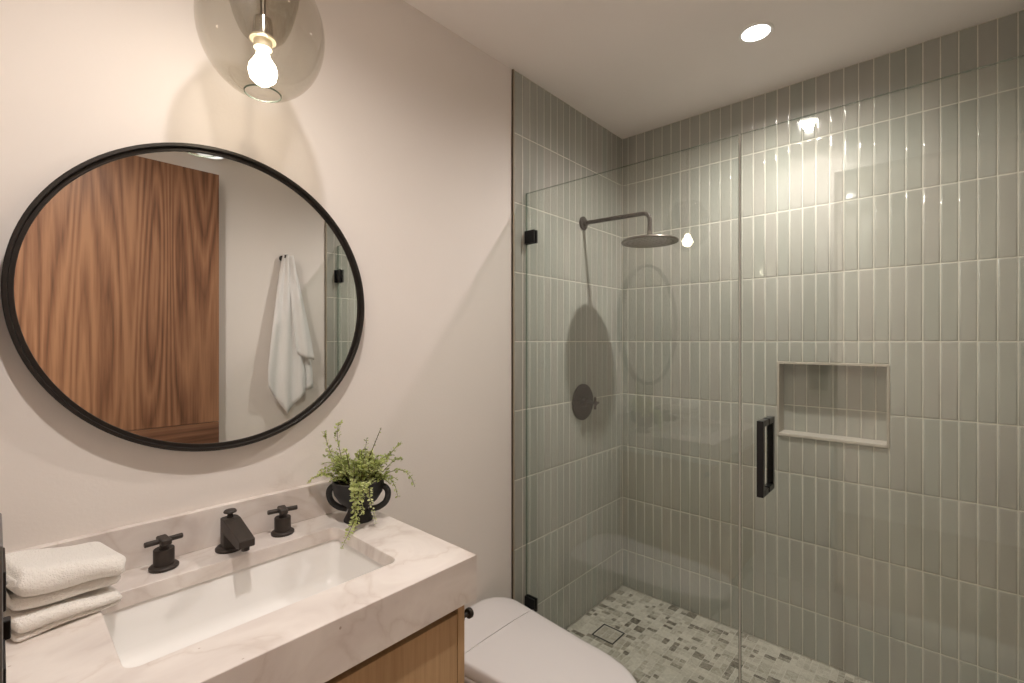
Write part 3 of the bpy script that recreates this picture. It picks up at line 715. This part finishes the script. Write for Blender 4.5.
def folded(levels, yf, yb, th, start_front=True):
    """zig-zag path through the given layer heights between front yf and back yb"""
    path = []; at_front = start_front
    for i, z in enumerate(levels):
        a, c = (yf, yb) if at_front else (yb, yf)
        for k in range(9):
            s = k / 8; path.append((a + (c - a) * s, z))
        if i < len(levels) - 1:
            zn = levels[i + 1]; side = 1 if at_front else -1
            path += turn(c, (z + zn) / 2, (zn - z) / 2, side, 7, 0.9)
        at_front = not at_front
    return path
TL = (-2.419, -0.120); TR = math.radians(12)
p_low = folded([0.0062, 0.0180, 0.0300], -0.070, 0.060, 0.0115, True)
b = strip_fold(p_low, 0.0112, -0.078, 0.076, seed=2, wob=0.0011, slope=0.50)
o = b.build('folded_towel', M['towel_under'], loc=(TL[0], TL[1], CT + 0.0006), subsurf=1, smooth_angle=180); o.rotation_euler = (0, 0, TR)
tag(o, 'thin white towel folded flat, bottom one of the stack on the counter', 'towel', 'folded towels on the counter')
p_up = folded([0.0112, 0.0335, 0.0585], -0.062, 0.056, 0.0210, True)
b = strip_fold(p_up, 0.0216, -0.080, 0.079, seed=5, wob=0.0013, round_end=0.024, slope=0.26)
o = b.build('folded_towel', M['towel'], loc=(TL[0], TL[1], CT + 0.0425), subsurf=1, smooth_angle=180); o.rotation_euler = (0, math.radians(5.0), TR)
tag(o, 'thick fluffy white towel folded on top of the stack on the counter', 'towel', 'folded towels on the counter')

# ------------------------------------------------------------------ fern in a black two-handled pot
Rv = Vector((0.6716, -0.7409, 0)); Fv = Vector((0.7409, 0.6716, 0)); Uv = Vector((0, 0, 1))   # handle axis and its normal
pot_c = Vector((-1.7815, -0.119, CT))
t = thing('potted_fern', 'trailing green fern in a black footed pot with two loop handles on the counter', 'potted plant', pot_c)
PS = 0.93   # the pot's own size factor
b = MB(); pp = [(0, 0.0003), (0.045, 0.0003), (0.044, 0.004), (0.036, 0.018), (0.030, 0.032), (0.036, 0.042), (0.058, 0.058), (0.073, 0.080), (0.0785, 0.102), (0.0775, 0.118), (0.0745, 0.1195), (0.0725, 0.117), (0.0725, 0.103), (0.066, 0.085), (0.04, 0.066), (0, 0.060)]; pp = [(a_ * PS, h_) for a_, h_ in pp]; b.lathe(pp, 56); b.build('pot', M['pot'], t)
for s in (-1, 1):
    b = MB(); prof = [(0.068, 0.098), (0.077, 0.0965), (0.0845, 0.088), (0.087, 0.077), (0.085, 0.063), (0.078, 0.050), (0.066, 0.0405), (0.054, 0.0345), (0.034, 0.031)]
    pts = [Rv * (s * r) + Uv * z for r, z in prof]
    sm = []
    for i in range(len(pts) - 1):
        p0, p1, p2, p3 = pts[max(i - 1, 0)], pts[i], pts[i + 1], pts[min(i + 2, len(pts) - 1)]
        for k in range(4):
            u = k / 4; sm.append(0.5 * ((2 * p1) + (-p0 + p2) * u + (2 * p0 - 5 * p1 + 4 * p2 - p3) * u * u + (-p0 + 3 * p1 - 3 * p2 + p3) * u ** 3))
    sm.append(pts[-1])
    b.tube(sm, 0.0088, 14); b.build('loop_handle', M['pot'], t)
b = MB(); b.lathe([(0.0665, 0.100), (0.05, 0.104), (0, 0.107)], 32); b.build('soil', M['soil'], t)
random.seed(21)
def frond(p0, p1, p2, n, size, tint, t, sag=0.0, stem_r=0.0009, two=True):
    """an arching stalk p0-p1-p2 (quadratic) with paired rounded leaflets"""
    b = MB(); p0, p1, p2 = Vector(p0), Vector(p1), Vector(p2)
    c = lambda s: p0 * (1 - s) ** 2 + p1 * 2 * s * (1 - s) + p2 * s * s
    b.tube([c(k / 10) for k in range(11)], [stem_r * (1.2 - 0.7 * k / 10) for k in range(11)], 5, mi=1)
    n = int(n * 1.75)
    for k in range(n):
        s = 0.16 + 0.84 * (k + 0.5) / n; p = c(s); tg = (c(min(1, s + 0.03)) - c(s - 0.03)).normalized()
        sd = tg.cross(Vector((random.uniform(-.4, .4), random.uniform(-.4, .4), 1))).normalized()
        if sd.length < 0.1: sd = Rv
        for sg in (-1, 1):
            d = (sd * sg + tg * random.uniform(0.2, 0.6) + Vector((random.uniform(-.3, .3), random.uniform(-.3, .3), random.uniform(-.25, .35)))).normalized()
            w = d.cross(Vector((random.uniform(-1, 1), random.uniform(-1, 1), random.uniform(0.2, 1)))).normalized()
            ln = 0.98 * size * random.uniform(0.75, 1.2) * (1.0 - 0.45 * s); wd = ln * random.uniform(0.27, 0.38); nn = d.cross(w)
            q = p + d * ln * 0.1
            pts = [q, q + d * ln * 0.35 - w * wd * 0.85 + nn * ln * 0.05, q + d * ln * 0.8 - w * wd * 0.8 + nn * ln * 0.02, q + d * ln * 1.0 - nn * ln * 0.06, q + d * ln * 0.8 + w * wd * 0.8 + nn * ln * 0.02, q + d * ln * 0.35 + w * wd * 0.85 + nn * ln * 0.05]
            b.add(pts, [(0, 1, 2, 3), (0, 3, 4, 5)], 0, min(1, max(0, tint + random.uniform(-0.22, 0.22))), False)
    return b.build('frond', [M['leaf'], M['stem']], t, fix=False, tint=True)
def at(r, f, z): return Rv * r + Fv * f + Uv * z
# named stalks of the photograph: (sideways, depth, height) from the pot's centre in metres
rim = 0.116
frond(at(-0.03, 0, 0.104), at(-0.085, 0.00, 0.18), at(-0.098, -0.01, 0.262), 13, 0.017, 0.45, t)
frond(at(-0.03, 0.01, 0.104), at(-0.09, 0.02, 0.26), at(-0.052, 0.0, 0.288), 11, 0.016, 0.42, t)
frond(at(0.0, 0, 0.104), at(0.03, 0, 0.18), at(0.064, 0.01, 0.268), 9, 0.010, 0.2, t, stem_r=0.0016)
frond(at(0.0, 0.02, 0.104), at(0.012, 0.03, 0.20), at(0.018, 0.02, 0.235), 7, 0.013, 0.3, t)
frond(at(0.03, 0, 0.104), at(0.09, 0.02, 0.20), at(0.123, 0.01, 0.222), 12, 0.016, 0.45, t)
frond(at(0.04, 0, 0.104), at(0.14, 0.0, 0.19), at(0.168, -0.01, 0.100), 13, 0.016, 0.35, t)
frond(at(0.04, -0.02, 0.104), at(0.105, -0.02, 0.165), at(0.124, -0.03, 0.075), 11, 0.015, 0.4, t)
frond(at(0.04, 0.02, 0.104), at(0.12, 0.0, 0.20), at(0.128, 0.0, 0.175), 10, 0.015, 0.35, t)
frond(at(-0.03, -0.01, 0.104), at(-0.10, -0.01, 0.165), at(-0.142, -0.02, 0.112), 13, 0.017, 0.62, t)
frond(at(-0.04, -0.02, 0.104), at(-0.09, -0.02, 0.16), at(-0.118, -0.02, 0.128), 11, 0.016, 0.65, t)
# the long trailing strand down the front
frond(at(0.032, -0.045, 0.108), at(0.028, -0.105, 0.165), at(0.026, -0.088, 0.024), 24, 0.017, 0.72, t)
frond(at(0.025, -0.045, 0.108), at(0.014, -0.104, 0.16), at(0.020, -0.090, 0.006), 24, 0.016, 0.66, t)
frond(at(0.042, -0.045, 0.108), at(0.046, -0.104, 0.165), at(0.038, -0.086, 0.045), 20, 0.016, 0.78, t)
frond(at(0.018, -0.045, 0.108), at(0.010, -0.100, 0.155), at(0.024, -0.090, 0.060), 20, 0.016, 0.7, t)
frond(at(0.024, -0.085, 0.05), at(0.020, -0.100, 0.03), at(0.004, -0.150, -0.022), 10, 0.014, 0.55, t)
frond(at(0.050, -0.045, 0.108), at(0.056, -0.108, 0.13), at(0.072, -0.068, 0.012), 14, 0.011, 0.85, t)
for k in range(64):     # the bushy crown
    a = random.uniform(0, 2 * PI); r0 = random.uniform(0.0, 0.05); rr_ = random.uniform(0.035, 0.108); hh = random.uniform(0.135, 0.215)
    cx, sx = math.cos(a), math.sin(a)
    hh -= 0.4 * max(0, rr_ - 0.06)
    frond(at(cx * r0, sx * r0 * 0.8, 0.103), at(cx * rr_ * 0.7, sx * rr_ * 0.6, hh + 0.01), at(cx * rr_ * 1.1, sx * rr_ * 0.8, hh - random.uniform(0.0, 0.04)), random.randint(7, 11), random.uniform(0.013, 0.018), random.uniform(0.38, 0.85), t)

# ------------------------------------------------------------------ toilet
t = thing('toilet', 'white wall-hung toilet with closed lid between the vanity and the shower', 'toilet', (-1.302, 0, 0))
def lid_outline(w0, w1, yb, yf, rb, rf, n=72):
    """plan outline: half width w0 at back, w1 at front, corner radii rb / rf (superellipse-like nose)"""
    pts = []
    for k in range(13):                       # back right corner
        a = math.radians(90 - 90 * k / 12); pts.append((w0 - rb + rb * math.cos(a), yb - rb + rb * math.sin(a)))
    for k in range(1, 8):
        s = k / 8; pts.append((w0 + (w1 - w0) * s, (yb - rb) + (yf + rf - yb + rb) * s))
    for k in range(19):                       # front nose, right half
        a = math.radians(90 * k / 18); pts.append(((w1) * math.cos(a) ** 0.75 if a < PI / 2 - 1e-6 else 0.0, yf + rf - rf * math.sin(a) ** 0.85 if a > 0 else yf + rf))
    half = pts; return half + [(-x, y) for x, y in half[::-1] if x > 1e-6 or True][1:]
def scaled(pts, k, z, cy=-0.40, grow=0): return [(x * k, cy + (y - cy) * k, z) for x, y in pts]
LID = lid_outline(0.199, 0.167, -0.028, -0.754, 0.11, 0.26)
LZ = 0.42
def cut(pts, y0, y1):
    return [(x, min(max(y, y0), y1)) for x, y in pts]
b = MB()
body = lid_outline(0.185, 0.165, -0.0, -0.735, 0.05, 0.26)
def bowl_ring(k, yk, z): return [(x * k, y * yk, z) for x, y in body]
b.loft([bowl_ring(0.42, 0.42, 0.075), bowl_ring(0.52, 0.52, 0.085), bowl_ring(0.66, 0.67, 0.14), bowl_ring(0.80, 0.83, 0.22), bowl_ring(0.92, 0.95, 0.31), bowl_ring(0.97, 0.985, 0.345), bowl_ring(0.97, 0.985, 0.352)]); b.build('bowl', M['toilet'], t, smooth_angle=50)
b = MB(); b.loft([scaled(LID, k, z) for k, z in ((0.975, 0.3525), (0.985, 0.355), (0.985, 0.368), (0.975, 0.371))]); b.build('seat', M['toilet'], t, smooth_angle=50)
SEAM = -0.232
front = cut(LID, -9, SEAM - 0.0012); back = cut(LID, SEAM + 0.0012, 9)
lev = ((0.980, 0.372), (0.996, 0.378), (1.0, 0.392), (0.998, 0.402), (0.990, 0.411), (0.975, 0.4165), (0.94, 0.419), (0.80, 0.4215), (0.5, 0.424), (0.2, 0.425))
def part_loft(y0, y1):
    rings = []
    for k, z in lev:
        r = scaled(LID, k, z); rings.append([(x, min(max(y, y0), y1), zz) for x, y, zz in r])
    b = MB(); b.loft(rings); return b
part_loft(-9, SEAM - 0.0009).build('lid', M['toilet'], t, smooth_angle=50)
part_loft(SEAM + 0.0009, 9).build('rear_cover', M['toilet'], t, smooth_angle=50)

# ------------------------------------------------------------------ switch plate at the picture's left edge
t = thing('switch_plate', 'dark wall switch plate with two black rockers on the doorway wall', 'light switch', (XF, -0.868, 1.236))
b = MB(); b.box(0.0003, 0.0078, -0.046, 0.046, -0.074, 0.074); b.build('plate', M['plate_grey'], t, bevel=0.0015)
for z0, z1 in ((0.022, 0.050), (-0.066, -0.018)):
    b = MB(); b.box(0.006, 0.0094, -0.030, 0.030, z0, z1); b.build('rocker', M['black'], t, bevel=0.001)
b = MB(); b.box(0.006, 0.0125, 0.020, 0.030, -0.020, -0.005); b.build('toggle', M['black'], t, bevel=0.001)

# ------------------------------------------------------------------ bath towel on a hook on the far wall (seen in the mirror)
hx, hz = -1.255, 1.985; wy = YC - 0.010
t = thing('towel_hook', 'small dark wall hook holding the white bath towel, seen in the mirror', 'hook', (hx, wy, hz))
b = MB(); b.lathe([(0, 0.0003), (0.018, 0.0003), (0.018, 0.005), (0, 0.006)], 24, axis='y'); b.build('rosette', M['hook_metal'], t)
b = MB(); b.tube([(0, 0.004, 0), (0, 0.045, -0.004), (0, 0.052, 0.002), (0, 0.054, 0.016)], 0.005, 10); b.build('peg', M['hook_metal'], t)
random.seed(8)
b = MB()
def hang(x_off, y_off, w_top, w_bot, z_top, zbot_l, zbot_m, zbot_r, folds, amp, lean, ph, nx=48, nz=26):
    vs = []; fs = []
    for j in range(nz + 1):
        s = j / nz
        for i in range(nx + 1):
            u = i / nx
            zb = zbot_l + (zbot_m - zbot_l) * (u / 0.5) if u < 0.5 else zbot_m + (zbot_r - zbot_m) * ((u - 0.5) / 0.5)
            z = z_top + (zb - z_top) * s
            w = w_top + (w_bot - w_top) * min(1, s * 1.15) ** 0.8
            x = x_off + lean * s + (u - 0.5) * w
            y = y_off + amp * (0.35 + 0.65 * s) * math.sin(2 * PI * folds * u + ph + 0.8 * s) + 0.012 * s - 0.03 * (abs(u - 0.5) * 2) ** 2 * (1 - s) 
            vs.append((x, y, z))
    for j in range(nz):
        for i in range(nx): q = j * (nx + 1) + i; fs.append((q, q + 1, q + nx + 2, q + nx + 1))
    b.add(vs, fs, smooth=True)
Y0 = wy + 0.050
hang(hx + 0.015, Y0 + 0.010, 0.035, 0.235, hz + 0.02, 1.17, 0.99, 1.12, 2.4, 0.012, -0.012, 0.3)
hang(hx + 0.025, Y0 - 0.014, 0.030, 0.255, hz + 0.018, 1.24, 1.10, 1.14, 2.1, 0.012, 0.03, 1.9)
hang(hx + 0.035, Y0 + 0.022, 0.030, 0.115, hz + 0.015, 1.37, 1.34, 1.325, 1.3, 0.008, 0.085, 2.6)
o = b.build('bath_towel', M['towel_wall'], fix=False, smooth_angle=180)
sd = o.modifiers.new('thick', 'SOLIDIFY'); sd.thickness = 0.006; sd.offset = 0
tag(o, 'white bath towel hanging in folds from a wall hook, reflected in the mirror', 'towel')
